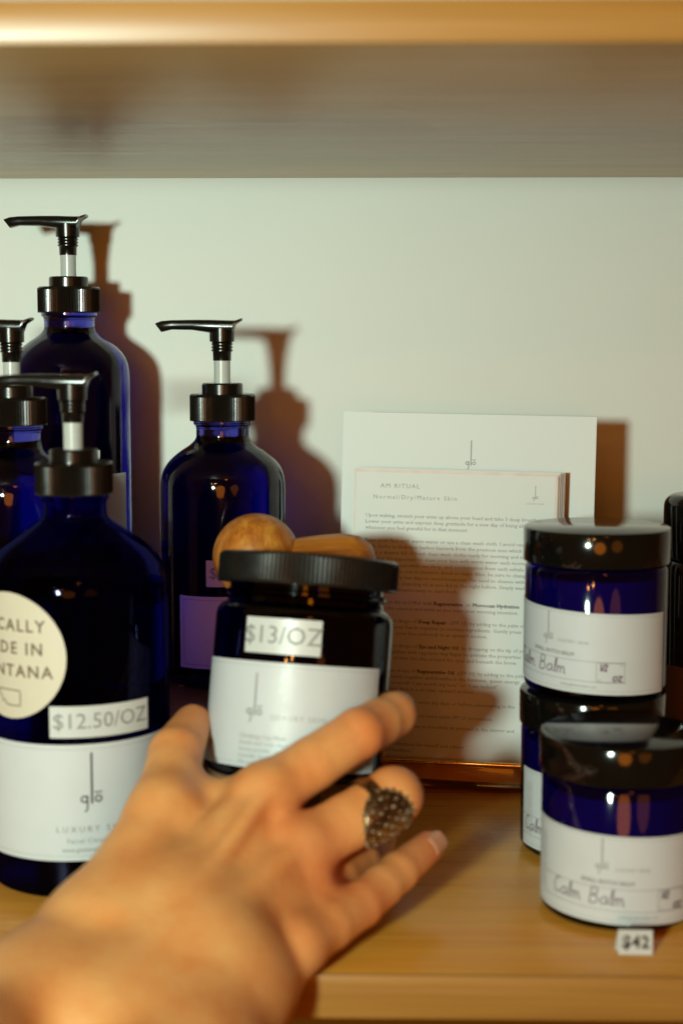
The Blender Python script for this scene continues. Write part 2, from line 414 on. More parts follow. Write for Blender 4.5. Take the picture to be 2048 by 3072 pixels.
COLLAR = lathe('collar', [(0.0098, -0.0353), (0.0098, -0.0309), (0.0092, -0.0302), (0.0045, -0.0301), (0.0041, -0.0312)], 48); COLLAR.materials.append(M['black'])
CAP = lathe('cap', [(0.0146, -0.0483), (0.0157, -0.0482), (0.0157, -0.0477), (0.0157, -0.0368), (0.0157, -0.0360), (0.0150, -0.0353), (0.0099, -0.0352)], 150, (-0.0478, -0.0367, 0.00042), 20); CAP.materials.append(M['black'])
def link(name, me, parent, loc=None, rot=None):
    return ob(name, me, None, parent, loc, rot)

SH8 = [(0, 14), (-2.4, 14), (-3.2, 13.2), (-5, 12.7), (-8, 12.7), (-10.2, 13.5), (-12.6, 16.0), (-15, 19.6), (-18, 23.4), (-21.5, 26.7), (-25.5, 28.9), (-30, 29.95), (-35, 30.2), (-39, 30.2)]
SH16 = [(0, 14), (-2.6, 14), (-3.6, 13.3), (-5.5, 12.9), (-9, 12.9), (-11.5, 14.2), (-14, 17.5), (-17, 22), (-20.5, 27), (-25, 31.8), (-29.5, 35.1), (-33, 36.6), (-36.5, 37.35), (-39.5, 37.5), (-42, 37.5)]
def bottle_profile(sh, rad, zc, ins=0.0):
    """outer (or inset) glass silhouette from base to under the cap, metres"""
    rad -= ins
    c = 0.0055
    pr = [(0.0, 0.0015 + ins), (rad * 0.82, 0.0010 + ins), (rad * 0.88, ins)]
    for k in range(7):
        a = R(90 * k / 6); pr.append((rad - c + c * math.sin(a), ins + c - c * math.cos(a)))
    for (z, r) in reversed(sh): pr.append((r * .001 - ins, zc + z * .001))
    return pr
def smooth_profile(pr, n=5):
    out = []
    for i in range(len(pr) - 1):
        p0, p1, p2, p3 = pr[max(0, i - 1)], pr[i], pr[i + 1], pr[min(len(pr) - 1, i + 2)]
        big = math.dist(p1, p2) > 0.02
        for k in range(n if not big else 1):
            u = k / n
            if big: out.append(p1); break
            def cr(a, b, c, d): return 0.5 * (2 * b + (c - a) * u + (2 * a - 5 * b + 4 * c - d) * u * u + (3 * b - a - 3 * c + d) * u ** 3)
            lim = lambda a, b, c, d: (min(max(cr(a, b, c, d), min(b, c)), max(b, c)))
            out.append((lim(p0[0], p1[0], p2[0], p3[0]), lim(p0[1], p1[1], p2[1], p3[1])))
    out.append(pr[-1]); return out
def cut_profile(pr, level):
    out = []
    for i, (r, z) in enumerate(pr):
        if z <= level: out.append((r, z))
        else:
            r0, z0 = pr[i - 1]; q = (level - z0) / (z - z0) if z != z0 else 0
            out.append((r0 + (r - r0) * q, level)); break
    out.append((0.0, level)); return out
GL = {}
def make_bottle(label, px, cap_y, d, rad, sh, cap_bottom, fill, liquid, turn=0.0, head_turn=0.0, base=None):
    """px, cap_y: where the top of the cap stands in the photograph"""
    top = P(px, cap_y, d); zb = top.z - (cap_bottom + 0.0131)
    if base is not None: zb = base
    t = thing('pump_bottle', label, 'bottle', (top.x, d, zb), (0, 0, turn), 'cobalt pump bottles')
    key = (rad, liquid, round(fill, 3))
    if ('g', rad) not in GL:
        me = lathe('glass', smooth_profile(bottle_profile(sh, rad, cap_bottom + 0.001)), 96); me.materials.append(M['cobalt_front' if liquid == 'liquid_clear' else 'cobalt_filled']); GL[('g', rad)] = me
    link('glass', GL[('g', rad)], t)
    zt = cap_bottom + 0.0483
    link('cap', CAP, t, (0, 0, zt)); link('collar', COLLAR, t, (0, 0, zt)); link('stem', TUBE, t, (0, 0, zt)); link('pump_head', PUMP, t, (0, 0, zt), (0, 0, head_turn))
    return t
def price_sticker(t, rad, a_c, z_c, w, h, txt, size, mat='ink_grey', slope=0.0):
    s = ob('price_sticker', patch('price_sticker', rad, a_c - w / 2 / rad, a_c + w / 2 / rad, z_c - h / 2, z_c + h / 2, 0.00022, 0, 14), 'price', t)
    p = Print().add(T(txt, size, spacing=1.0)); 
    ob('price_print', p.wrap('price_print', rad + EPS, a_c, z_c), mat, s); return s

R8, R16 = 0.0302, 0.0375
# -- tall-standing bottle on the upper step
b1 = make_bottle('cobalt pump bottle standing highest, on the upper riser step against the wall', 206, 862, 0.815, R8, SH8, 0.126, 0.0985, 'liquid', base=STEP2 + 0.0002)
lb = ob('label', patch('label', R8, R(-45), R(71), 0.011, 0.046), 'paper', b1)
ob('label_border', Print().frame(-0.0293, -0.0158, 0.0293, 0.0158, 0.00016).wrap('label_border', R8 + EPS, R(13), 0.0285), 'ink_pale', lb)
ob('logo', logo(Print(), 0, -0.004, 0.016).wrap('logo', R8 + EPS, R(13), 0.0285), 'ink', lb)
price_sticker(b1, R8, R(8), 0.0545, 0.030, 0.0075, '$12.50/OZ', 0.0062, 'ink')
# -- bottle cut by the left edge
b2 = make_bottle('cobalt pump bottle at the left edge of the photo, cut off by the frame', 37, 1191, 0.735, R8, SH8, 0.126, 0.092, 'liquid', base=STEP1 + 0.0002)
lb = ob('label', patch('label', R8, R(-60), R(55), 0.011, 0.046), 'paper', b2)
ob('logo', logo(Print(), 0, -0.004, 0.016).wrap('logo', R8 + EPS, 0, 0.0285), 'ink', lb)
# -- middle bottle
b3 = make_bottle('cobalt pump bottle behind the held jar, blue light on its label', 667, 1184, 0.77, R8, SH8, 0.126, 0.090, 'liquid', base=STEP1 + 0.0002)
lb = ob('label', patch('label', R8, R(-39), R(78), 0.0105, 0.0450), 'paper', b3)
ob('label_border', Print().frame(-0.0288, -0.0156, 0.0288, 0.0156, 0.00018).wrap('label_border', R8 + EPS, R(19.5), 0.0278), 'ink_grey', lb)
ob('logo', logo(Print(), 0, -0.004, 0.016).wrap('logo', R8 + EPS, R(19.5), 0.0278), 'ink', lb)
price_sticker(b3, R8, R(14), 0.0560, 0.027, 0.0125, '$13/OZ', 0.0075)
# -- big front bottle
b4 = make_bottle('large cobalt pump bottle in front with round cream sticker, nearest the hand', 221, 1397, 0.646, R16, SH16, 0.158, 0.108, 'liquid_clear', base=0.0002)
A4 = R(16)
lb = ob('label', patch('label', R16, R(-62), R(94), 0.0165, 0.0632), 'paper', b4)
tag(lb, 'white wraparound label with tall dark logo')
zc = 0.0399
pr = Print().frame(-0.0440, -0.0215, 0.0485, 0.0215, 0.00018); pr.rect(-0.0485, -0.0215, -0.0483, 0.0215)
ob('label_border', pr.wrap('label_border', R16 + EPS, A4, zc), 'ink_pale', lb)
ob('logo', logo(Print(), 0.0004, -0.0005, 0.0205).wrap('logo', R16 + EPS, A4, zc), 'ink', lb)
pr = Print().add(T('LUXURY SKIN', 0.0034, spacing=1.5), 0.001, -0.0108).add(T('Facial Cleanser', 0.0027, spacing=1.15), 0, -0.0154).add(T('www.gloluxuryskin.com', 0.0024), 0, -0.0190)
ob('lettering', pr.wrap('lettering', R16 + EPS, A4, zc), 'ink_grey', lb)
pr = Print()
for j in range(3): pr.add(T('Ingredients: oils of olive, jojoba and argan with lavender', 0.0013), -0.0462 + j * 0.0016 - 0.0008, 0, rot=R(90))
ob('small_print', pr.wrap('small_print', R16 + EPS, A4, zc), 'ink_pale', lb)
price_sticker(b4, R16, R(24), 0.0722, 0.0415, 0.0125, '$12.50/OZ', 0.0088, 'ink_grey')
rsck = ob('round_sticker', disc_patch('round_sticker', R16 + 0.0001, R(-35), 0.0975, 0.0250), 'cream', b4)
tag(rsck, 'round cream sticker reading LOCALLY MADE IN MONTANA')
pr = Print()
for k, w_ in enumerate(('LOCALLY', 'MADE IN', 'MONTANA')): pr.add(T(w_, 0.0068, spacing=1.25, bold=0.0001), 0, 0.0120 - k * 0.0090)
ob('sticker_print', pr.wrap('sticker_print', R16 + 0.0005, R(-35), 0.0975), 'ink_brown', rsck)
mt = [(-8, 4), (-7.2, 1.2), (-5.5, -0.5), (-5.0, -2.5), (-3.2, -2.2), (-2.0, -4.2), (-0.2, -4.0), (0, -4.6), (8, -4.2), (8, 4), (-8, 4), (-7.2, 1.2)]
ob('state_outline', Print().stroke([((p[0] + (q_[0] - p[0]) * u / 6) * .00072, (p[1] + (q_[1] - p[1]) * u / 6) * .00072) for p, q_ in zip(mt, mt[1:]) for u in range(6)], 0.00045).wrap('state_outline', R16 + 0.0005, R(-35), 0.0975 - 0.0165), 'ink_brown', rsck)

# ================================================================== balm jars
JR, JH = 0.0308, 0.0704
BJ_GLASS = lathe('glass', [(0.0, 0.0012), (0.0250, 0.0010), (0.0262, 0.0002)] + [(JR - 0.0005 - 0.004 + 0.004 * math.sin(R(a)), 0.0002 + 0.004 - 0.004 * math.cos(R(a))) for a in range(0, 91, 15)] + [(JR - 0.0005, 0.0532), (JR - 0.0012, 0.0545), (JR - 0.0030, 0.0553), (JR - 0.0030, 0.0590)], 96)
BJ_GLASS.materials.append(M['cobalt_deep'])
BJ_BALM = lathe('contents', [(0.0, 0.003), (0.025, 0.003), (0.0286, 0.006), (0.0286, 0.0500), (0.0, 0.0490)], 64); BJ_BALM.materials.append(M['balm'])
BJ_LID = lathe('lid', [(JR - 0.0022, 0.0558), (JR + 0.0002, 0.0558), (JR + 0.0004, 0.0564), (JR + 0.0004, JH - 0.0012), (JR, JH - 0.0004), (JR - 0.0008, JH), (0.0, JH)], 96, None, 30)
BJ_LID.materials.append(M['lid_black'])
HAND = {  # pen strokes, unit x-height letters
 'C': [[(0.9, 1.7), (0.6, 2.0), (0.2, 1.7), (0, 1), (0.2, 0.2), (0.6, 0), (1.0, 0.3)]],
 'a': [[(0.9, 0.9), (0.5, 1.0), (0.1, 0.6), (0.1, 0.2), (0.4, 0), (0.8, 0.3), (0.9, 0.9), (0.9, 0.2), (1.15, 0.05)]],
 'l': [[(0.1, 0.1), (0.35, 1.4), (0.3, 2.0), (0.15, 1.7), (0.15, 0.3), (0.4, 0.0)]],
 'm': [[(0, 1), (0.05, 0)], [(0.05, 0.6), (0.3, 1.0), (0.5, 0.7), (0.5, 0)], [(0.5, 0.6), (0.8, 1.0), (1.0, 0.7), (1.05, 0.1), (1.3, 0.05)]],
 'B': [[(0.1, 2.0), (0, 0)], [(0.1, 2.0), (0.7, 2.0), (0.85, 1.55), (0.6, 1.1), (0.1, 1.05), (0.8, 0.95), (1.0, 0.5), (0.7, 0.0), (0, 0)]],
 '1': [[(0.1, 1.6), (0.4, 2.0), (0.35, 0)]], '/': [[(0.8, 2.1), (0, -0.2)]], '2': [[(0, 1.6), (0.4, 2.0), (0.8, 1.6), (0.5, 0.9), (0, 0), (0.9, 0.05)]],
 'o': [[(0.5, 1.0), (0.1, 0.7), (0.1, 0.2), (0.5, 0), (0.85, 0.4), (0.8, 0.8), (0.5, 1.0)]], 'z': [[(0, 0.95), (0.8, 1.0), (0.1, 0.05), (0.9, 0)]]}
WID = {'C': 1.2, 'a': 1.2, 'l': 0.55, 'm': 1.45, 'B': 1.25, ' ': 1.0, '1': 0.6, '/': 0.8, '2': 1.1, 'o': 1.0, 'z': 1.0}
def scrawl(pr, s, x, y, h, w, rot=0.0):
    c, sn = math.cos(rot), math.sin(rot); ux = 0
    for ch in s:
        for st in HAND.get(ch, []):
            pts = []
            for i in range(len(st) - 1):
                for q in range(4):
                    u = q / 4; pts.append((st[i][0] * (1 - u) + st[i + 1][0] * u, st[i][1] * (1 - u) + st[i + 1][1] * u))
            pts.append(st[-1])
            pts = [((ux + a + 0.12 * b) * h, b * h) for a, b in pts]
            pr.stroke([(x + a * c - b * sn, y + a * sn + b * c) for a, b in pts], w)
        ux += WID.get(ch, 1.0)
    return pr
def balm_jar(label, loc, a_logo, a0, a1, group='cobalt balm jars', rz=0.0, slope=0.0):
    t = thing('balm_jar', label, 'jar', loc, (0, 0, rz), group)
    link('glass', BJ_GLASS, t); link('contents', BJ_BALM, t); link('lid', BJ_LID, t)
    rr = JR - 0.0004
    lb = ob('label', patch('label', rr, a0, a1, 0.0036, 0.0374, slope=slope, a_ref=0.0), 'paper', t)
    zc = 0.0207; e = EPS; zl = zc + slope * rr * a_logo
    off = (a_logo - a0) * rr; wd = (a1 - a0) * rr
    ob('label_border', Print().frame(-off + 0.0014, -0.0157, wd - off - 0.0014, 0.0157, 0.00016).wrap('label_border', rr + e, a_logo, zl, slope), 'ink_pale', lb)
    ob('logo', logo(Print(), 0, 0.0035, 0.0120).wrap('logo', rr + e, a_logo, zl, slope), 'ink_grey', lb)
    pr = Print().add(T('LUXURY SKIN', 0.0018, spacing=1.2), 0.0115, 0.0040).add(T('SMALL BATCH BALM', 0.0022, bold=0.00006), 0.002, -0.0012).add(T('www.gloluxuryskin.com', 0.0016), 0.014, -0.0140)
    pr.rect(-0.0290, -0.0036, 0.034, -0.0034).rect(-0.0290, -0.0120, 0.034, -0.0118)
    pr.frame(0.0215, -0.0118, 0.0335, -0.0036, 0.0002).stroke([(0.0225, -0.0112), (0.0325, -0.0042)], 0.0003)
    ob('lettering', pr.wrap('lettering', rr + e, a_logo, zl, slope), 'ink_grey', lb)
    pr = scrawl(Print(), 'Calm Balm', -0.0215, -0.0098, 0.0031, 0.00045)
    scrawl(pr, '1/2', 0.0228, -0.0070, 0.0014, 0.00060); scrawl(pr, 'oz', 0.0282, -0.0112, 0.0022, 0.00060)
    ob('handwriting', pr.wrap('handwriting', rr + e * 1.15, a_logo, zl, slope), 'pen', lb)
    pr = Print()
    for j in range(3): pr.add(T('Beeswax, shea butter, calendula oil, vitamin E', 0.0012), -off + 0.0040 + j * 0.0017, 0, rot=R(90))
    ob('small_print', pr.wrap('small_print', rr + e, a_logo, zl, slope), 'ink_pale', lb)
    return t
q = P(1768, 2540, 0.677)
balm_jar('lower jar of the stack on the right, half hidden behind the front jar', (q.x, 0.677, 0.0002), R(-32), R(-77), R(70), slope=-0.02)
q2 = P(1787, 1800, 0.677)
balm_jar('upper jar of the stack on the right, its flat lid mirroring the brochure', (q2.x, 0.677, 0.0004 + JH), R(-48), R(-115), R(56), slope=-0.045)
q3 = P(1853, 2723, 0.604)
balm_jar('single balm jar standing in front at the right, behind the small price tag', (q3.x, 0.604, 0.0002), R(-21.6), R(-88), R(90), slope=-0.03)
# small price tag leaning against the front jar
q4 = P(1905, 2866, 0.5540)
tg = ob('price_tag', boxmesh('price_tag', -0.0063, 0.0063, -0.0003, 0.0003, 0, 0.0089, 0.0001, 1), 'price', None, (q4.x, 0.5540, 0.0004), (R(-12), R(2.5), R(4)))
tag(tg, 'tiny folded white price tag standing in front of the nearest balm jar', 'price tag')
bf = ob('back_fold', boxmesh('back_fold', -0.0063, 0.0063, -0.0003, 0.0003, -0.0090, 0.0, 0.0001, 1), 'price', tg, (0, 0.0004, 0.0088), (R(30), 0, 0))
ob('price_print', Print().add(T('$42', 0.0062, bold=0.0002, spacing=1.1), 0, 0.0044).flat('price_print', -0.00045), 'ink', tg)

# ================================================================== dark bottle at the right edge
q = P(2000, 1475, 0.76); rb = 0.022
db = thing('dark_bottle', 'dark glossy bottle at the right edge behind the stacked jars', 'bottle', (q.x + rb, 0.765, 0.0002))
ob('body', lathe('body', [(0, 0.001), (0.018, 0)] + [(rb - 0.004 + 0.004 * math.sin(R(a)), 0.004 - 0.004 * math.cos(R(a))) for a in range(0, 91, 15)] + [(rb, 0.108), (0.0215, 0.112), (0.0195, 0.1145), (0.0195, 0.116)], 72), 'dark_glass', db)
ob('cap', lathe('cap', [(0.0190, 0.1152), (rb - 0.0002, 0.1152), (rb, 0.1158), (rb, 0.1390)] + [(rb - 0.006 + 0.006 * math.cos(R(a)), 0.1395 + 0.006 * math.sin(R(a))) for a in range(0, 91, 15)] + [(0, 0.1455)], 72), 'lid_black', db)
ob('label', patch('label', rb, R(-80), R(60), 0.030, 0.064), 'shaded_label', db)

# ================================================================== card stand with brochure and ritual cards
HY = R(-9.5)
hb = P(1385, 2330, 0.775)
st = thing('card_stand', 'amber clear stand with a bright gold lip holding the cards', 'card stand', (hb.x, 0.775, 0.0002), (0, 0, HY))
ob('base', boxmesh('base', -0.060, 0.062, -0.012, 0.030, 0.0, 0.0035, 0.0008), 'acrylic', st)
ob('front_lip', boxmesh('front_lip', -0.060, 0.062, -0.0145, -0.0122, 0.0, 0.0125, 0.0006), 'acrylic', st)
ob('gold_rim', boxmesh('gold_rim', -0.060, 0.062, -0.0148, -0.0110, 0.0126, 0.0148, 0.0010, 4), 'brass', st)
ob('back_panel', boxmesh('back_panel', -0.060, 0.062, 0.0165, 0.0190, 0.0036, 0.120, 0.0006), 'acrylic', st)
LEAN = R(-5)
def leaf(name, label, cat, w, h, y, x, mat, roll, group=None, r=0.0):
    """a sheet standing in the stand: local x from left, z up"""
    M0 = st.matrix_basis if False else Matrix.Translation(st.location) @ Euler((0, 0, HY)).to_matrix().to_4x4()
    m = M0 @ Matrix.Translation((x, y, 0.0038)) @ Matrix.Rotation(LEAN, 4, 'X') @ Matrix.Rotation(roll, 4, 'Y')
    o = ob(name, boxmesh(name, -w / 2, w / 2, -0.00018, 0.00018, 0, h, 0.0), mat)
    o.matrix_basis = m; tag(o, label, cat, group); return o
br = leaf('brochure', 'white folded brochure with dark logo standing behind the ritual cards', 'brochure', 0.1225, 0.1790, 0.0060, -0.0005, 'brochure', R(0.7))
ob('back_fold', boxmesh('back_fold', -0.0650, -0.0582, 0.0012, 0.0016, 0.0, 0.1792, 0.0), 'brochure', br)
ob('logo', logo(Print(), 0.0, 0.1536, 0.0125, 0.00055).flat('logo', -0.00026), 'ink_grey', br)
pr = Print().add(T('LUXURY SKIN', 0.0078, spacing=1.72), 0.0005, 0.1308)
ob('lettering', pr.flat('lettering', -0.00026), 'ink_pale', br)
CW, CH = 0.1010, 0.1524
cards = []
for k in range(5, 0, -1):
    lab = ['second card in the stand, showing a peach edge beside the front card', 'third card in the stand, a thin brown-edged sliver', 'fourth card in the stand, a thin peach-edged sliver', 'fifth card in the stand, a thin brown-edged sliver', 'rearmost card in the stand, its edge beside the brochure'][k - 1]
    c = leaf('ritual_card', lab, 'card', CW, CH, -0.0092 + 0.0010 * k, -0.0063 + 0.00036 * k + (0.0003 if k > 2 else 0), 'card', R(0.75 + 0.01 * k), 'ritual cards')
    ob('border', Print().rect(CW / 2 - 0.0006, 0.0, CW / 2 - 0.0001, CH - 0.0004).flat('border', -0.00024), 'brown_edge' if k % 2 else 'peach', c)
fc = leaf('ritual_card', 'front card of the stand, printed with the morning skin ritual', 'card', CW, CH, -0.0094, -0.0063, 'card', R(0.75), 'ritual cards')
pr = Print().rect(-CW / 2 + 0.0003, CH - 0.0019, CW / 2 - 0.0003, CH - 0.0003).rect(-CW / 2 + 0.0003, 0.001, -CW / 2 + 0.0010, CH - 0.0019)
pr.rect(CW / 2 - 0.0024, 0.001, CW / 2 - 0.0012, CH - 0.0019)
ob('border', pr.flat('border', -0.00024), 'peach', fc)
ob('edge_line', Print().rect(CW / 2 - 0.0011, 0.001, CW / 2 - 0.0002, CH - 0.0010).flat('edge_line', -0.00024), 'brown_edge', fc)
LINES = [ # (text from top, gap before in lines); *word* is bold
 ('Upon waking, stretch your arms up above your head and take 3 deep breathes.', 0), ('Lower your arms and express deep gratitude for a new day of being alive, for', 0), ('whatever you feel grateful for in that moment.', 0),
 ('Rinse your face with warm water or use a clean wash cloth. I avoid reusing', 1), ('wash cloths as they may harbor bacteria from the previous uses which is why', 0), ('I keep a drawer full of fresh clean wash cloths ready for morning and night', 0),
 ("cleansing. It's important to clean your face with warm water each morning", 0), ('as our skin detoxes while we sleep, and condensation from each exhale can', 0), ('settle on the face, not to mention drool or tears. Also, be sure to change', 0),
 ('your pillow every few days to avoid breakouts. No need to cleanse with', 0), ('cleanser or with cleansing oil as you did so the night before. Simply wash', 0), ('your sleep and dreams away to start fresh.', 0),
 ('Pat your skin dry and Mist with *Regenerative* or *Moroccan Hydration*', 1), ('Breathe in the essence and smile as you state your morning intention.', 0),
 ('Use two to ten drops of *Deep Repair* (SPF 15) by adding to the palm of your', 1), ('hand, rubbing your hands together to activate ingredients. Gently press', 0), ('the serum into your face and neck in an upward motion.', 0),
 ('Use one to two drops of *Eye and Night Oil* by dropping on the tip of your', 1), ('ring finger, together with opposite ring finger to activate the properties', 0), ('and press the oil into the skin around the eyes and beneath the brow.', 0),
 ('Use two to ten drops of *Regenerative Oil* (SPF 30) by adding to the palm', 1), ('of hand. Rub hands together and breathe in the feminine, queen energy,', 0), ('smile and tell yourself \u201cI am worth my love\u201d or \u201cI am radiant\u201d', 0), ('and massage into face in a circular, upward motion.', 0),
 ('Layer over *Face Balm* on extra dry days or before adventuring in the', 1), ('mountains.', 0), ('Add *Protect Oil* on days you need extra SPF 20 protection.', 0.2),
 ('Say your thanks for the day as you smile at yourself in the mirror and', 0.7), ('try.', 0), ('\u201cI have love and kindness for myself and others.\u201d', 1), ('\u201cI am love and kindness.\u201d', 0)]
def width(vf): return (max(v[0] for v in vf[0]) - min(v[0] for v in vf[0])) if vf[0] else 0
FS = 0.00255
FS *= 0.0865 / width(T(LINES[0][0], 0.00255, align='LEFT', spacing=1.02, res=1))
pr = Print(); prb = Print(); y = CH - 0.0232; x0 = -CW / 2 + 0.0063; pitch = 0.00302
for (s, g) in LINES:
    y -= pitch * g * 1.05; x = x0
    for k, seg in enumerate(s.split('*')):
        if not seg: continue
        vf = T(seg, FS, align='LEFT', spacing=1.02, res=1, bold=0.00007 if k % 2 else 0.00002)
        (prb if k % 2 else pr).add(vf, x - (min(v[0] for v in vf[0]) if False else 0), y)
        x += max(v[0] for v in vf[0]) + FS * (0.30 if seg.endswith(' ') or k % 2 else 0.1)
    y -= pitch
ob('body_text', pr.flat('body_text', -0.00024), 'ink_grey', fc)
ob('bold_text', prb.flat('bold_text', -0.00024), 'ink', fc)
pr = Print().add(T('AM RITUAL', 0.0031, align='LEFT', spacing=1.3), x0 + 0.007, CH - 0.0085).add(T('Normal/Dry/Mature Skin', 0.0030, align='LEFT', spacing=1.35), x0 + 0.0035, CH - 0.0140)
ob('logo_text', Print().add(T('LUXURY SKIN', 0.0011, spacing=1.3), CW / 2 - 0.0118, CH - 0.0153).flat('logo_text', -0.00024), 'ink_grey', fc)
ob('logo', logo(Print(), CW / 2 - 0.0118, CH - 0.0130, 0.0066, 0.0003).flat('logo', -0.00024), 'ink_grey', fc)
ob('heading_text', pr.flat('heading_text', -0.00024), 'ink_grey', fc)

# ================================================================== wooden tools standing on the riser behind the held jar
q = P(768, 1672, 0.712); rb_ = 0.0196
tb = thing('wooden_massager', 'wooden ball-headed massager rising behind the held jar lid', 'massager', (q.x, 0.713, STEP1 + 0.0002), (0, 0, R(20)), 'wooden massagers')
hz = q.z - STEP1
ob('handle', lathe('handle', [(0, 0), (0.0105, 0), (0.0120, 0.0012), (0.0120, 0.004), (0.0075, 0.008), (0.0058, 0.018), (0.0052, hz - 0.0165), (0, hz - 0.015)], 40), 'tool', tb)
ob('head', lathe('head', [(0 if a in (-90, 90) else rb_ * math.cos(R(a)), hz + rb_ * math.sin(R(a))) for a in range(-90, 91, 9)], 48), 'tool', tb)
q = P(985, 1692, 0.712)
tb2 = thing('wooden_massager', 'wooden massager with a barrel-shaped head lying across, behind the held lid', 'massager', (-0.024, 0.712, STEP1 + 0.0002), (0, 0, 0), 'wooden massagers')
hz2 = q.z - STEP1
ob('handle', lathe('handle', [(0, 0), (0.0095, 0), (0.0105, 0.0012), (0.0105, 0.004), (0.0070, 0.008), (0.0055, 0.018), (0.0050, hz2 - 0.010), (0, hz2 - 0.009)], 40), 'tool', tb2)
hd = ob('head', lathe('head', [(0, -0.021), (0.0075, -0.0205), (0.0098, -0.018), (0.0112, -0.006), (0.0128, 0.010), (0.0132, 0.020), (0.0120, 0.0275), (0.0085, 0.0325), (0.004, 0.0345), (0, 0.035)], 48), 'tool', tb2)
hd.location = (0.006, 0.0, hz2); hd.rotation_euler = (R(90 - 4), 0, R(68))

# ================================================================== the held jar
jb = P(880, 2328, 0.632)
hj = thing('held_jar', 'cobalt jar with ribbed black lid gripped by the hand', 'jar', jb, (R(-10.5), R(4.2), 0))
HR = 0.0362
ob('glass', lathe('glass', [(0, 0.0012), (0.029, 0.001), (0.031, 0)] + [(HR - 0.005 + 0.005 * math.sin(R(a)), 0.005 - 0.005 * math.cos(R(a))) for a in range(0, 91, 15)] + [(HR, 0.0635), (HR - 0.0006, 0.0662), (HR - 0.0022, 0.0682), (HR - 0.0042, 0.0692), (HR - 0.0046, 0.0715), (HR - 0.0034, 0.0725), (HR - 0.0034, 0.0738), (HR - 0.0048, 0.0746), (HR - 0.0048, 0.0800)], 96), 'cobalt_dark', hj)
ob('contents', lathe('contents', [(0, 0.003), (0.029, 0.003), (HR - 0.0028, 0.007), (HR - 0.0028, 0.060), (0, 0.060)], 64), 'mask', hj)
ob('lid', lathe('lid', [(HR - 0.0030, 0.0767), (HR + 0.0002, 0.0767), (HR + 0.0006, 0.0773), (HR + 0.0006, 0.0781), (HR + 0.0006, 0.0872), (HR + 0.0003, 0.0882), (HR - 0.0008, 0.0890), (HR - 0.0050, 0.0892), (HR - 0.0056, 0.0884), (0, 0.0884)], 260, (0.0780, 0.0873, 0.00038), 22), 'lid_rib', hj)
lb = ob('label', patch('label', HR, R(-86), R(58), 0.0050, 0.0460), 'paper', hj)
al = R(-27); zc = 0.0255
ob('label_border', Print().frame(-0.0355, -0.0190, 0.0520, 0.0190, 0.00016).wrap('label_border', HR + EPS, al, zc), 'ink_pale', lb)
ob('logo', logo(Print(), 0, -0.0005, 0.0165).wrap('logo', HR + EPS, al, zc), 'ink_grey', lb)
pr = Print().add(T('LUXURY SKIN', 0.0028, spacing=1.3), 0.0180, -0.0006)
for k, s in enumerate(('Clarifying Clay Mask', 'Kaolin and rose clays with', 'honey powder, oat flour and', 'lavender for balanced skin', 'Mix with water or floral mist')): pr.add(T(s, 0.0024, align='LEFT'), -0.006, -0.0085 - k * 0.0025)
ob('lettering', pr.wrap('lettering', HR + EPS, al, zc), 'ink_pale', lb)
price_sticker(hj, HR, R(-13), 0.0562, 0.0310, 0.0138, '$13/OZ', 0.0098, 'ink_grey')

# ================================================================== the hand (one continuous skin, from a blended distance field)
J = dict(
 w=P(340, 3075, 0.492), wr=P(125, 2990, 0.502), wu=P(570, 3150, 0.486), er=P(-420, 3440, 0.40), eu=P(60, 3660, 0.385),
 c2=P(545, 2715, 0.536), c3=P(615, 2805, 0.523), c4=P(670, 2905, 0.516), c5=P(715, 2985, 0.513),
 i1=P(795, 2385, 0.577), i2=P(1075, 2202, 0.6000), i3=P(1180, 2145, 0.622), i4=P(1190, 2128, 0.645),
 m1=P(900, 2550, 0.566), m2=P(1180, 2388, 0.588), m3=P(1192, 2396, 0.618), m4=P(1125, 2390, 0.640),
 r1=P(930, 2690, 0.563), r2=P(1075, 2590, 0.597), r3=P(1125, 2520, 0.624), r4=P(1110, 2460, 0.648),
 p1=P(890, 2840, 0.535), p2=P(1080, 2715, 0.562), p3=P(1195, 2616, 0.582), p4=P(1286, 2540, 0.599),
 t0=P(300, 2790, 0.532), t1=P(490, 2440, 0.575), t2=P(527, 2262, 0.605), t3=P(578, 2172, 0.628))
mm = 0.001
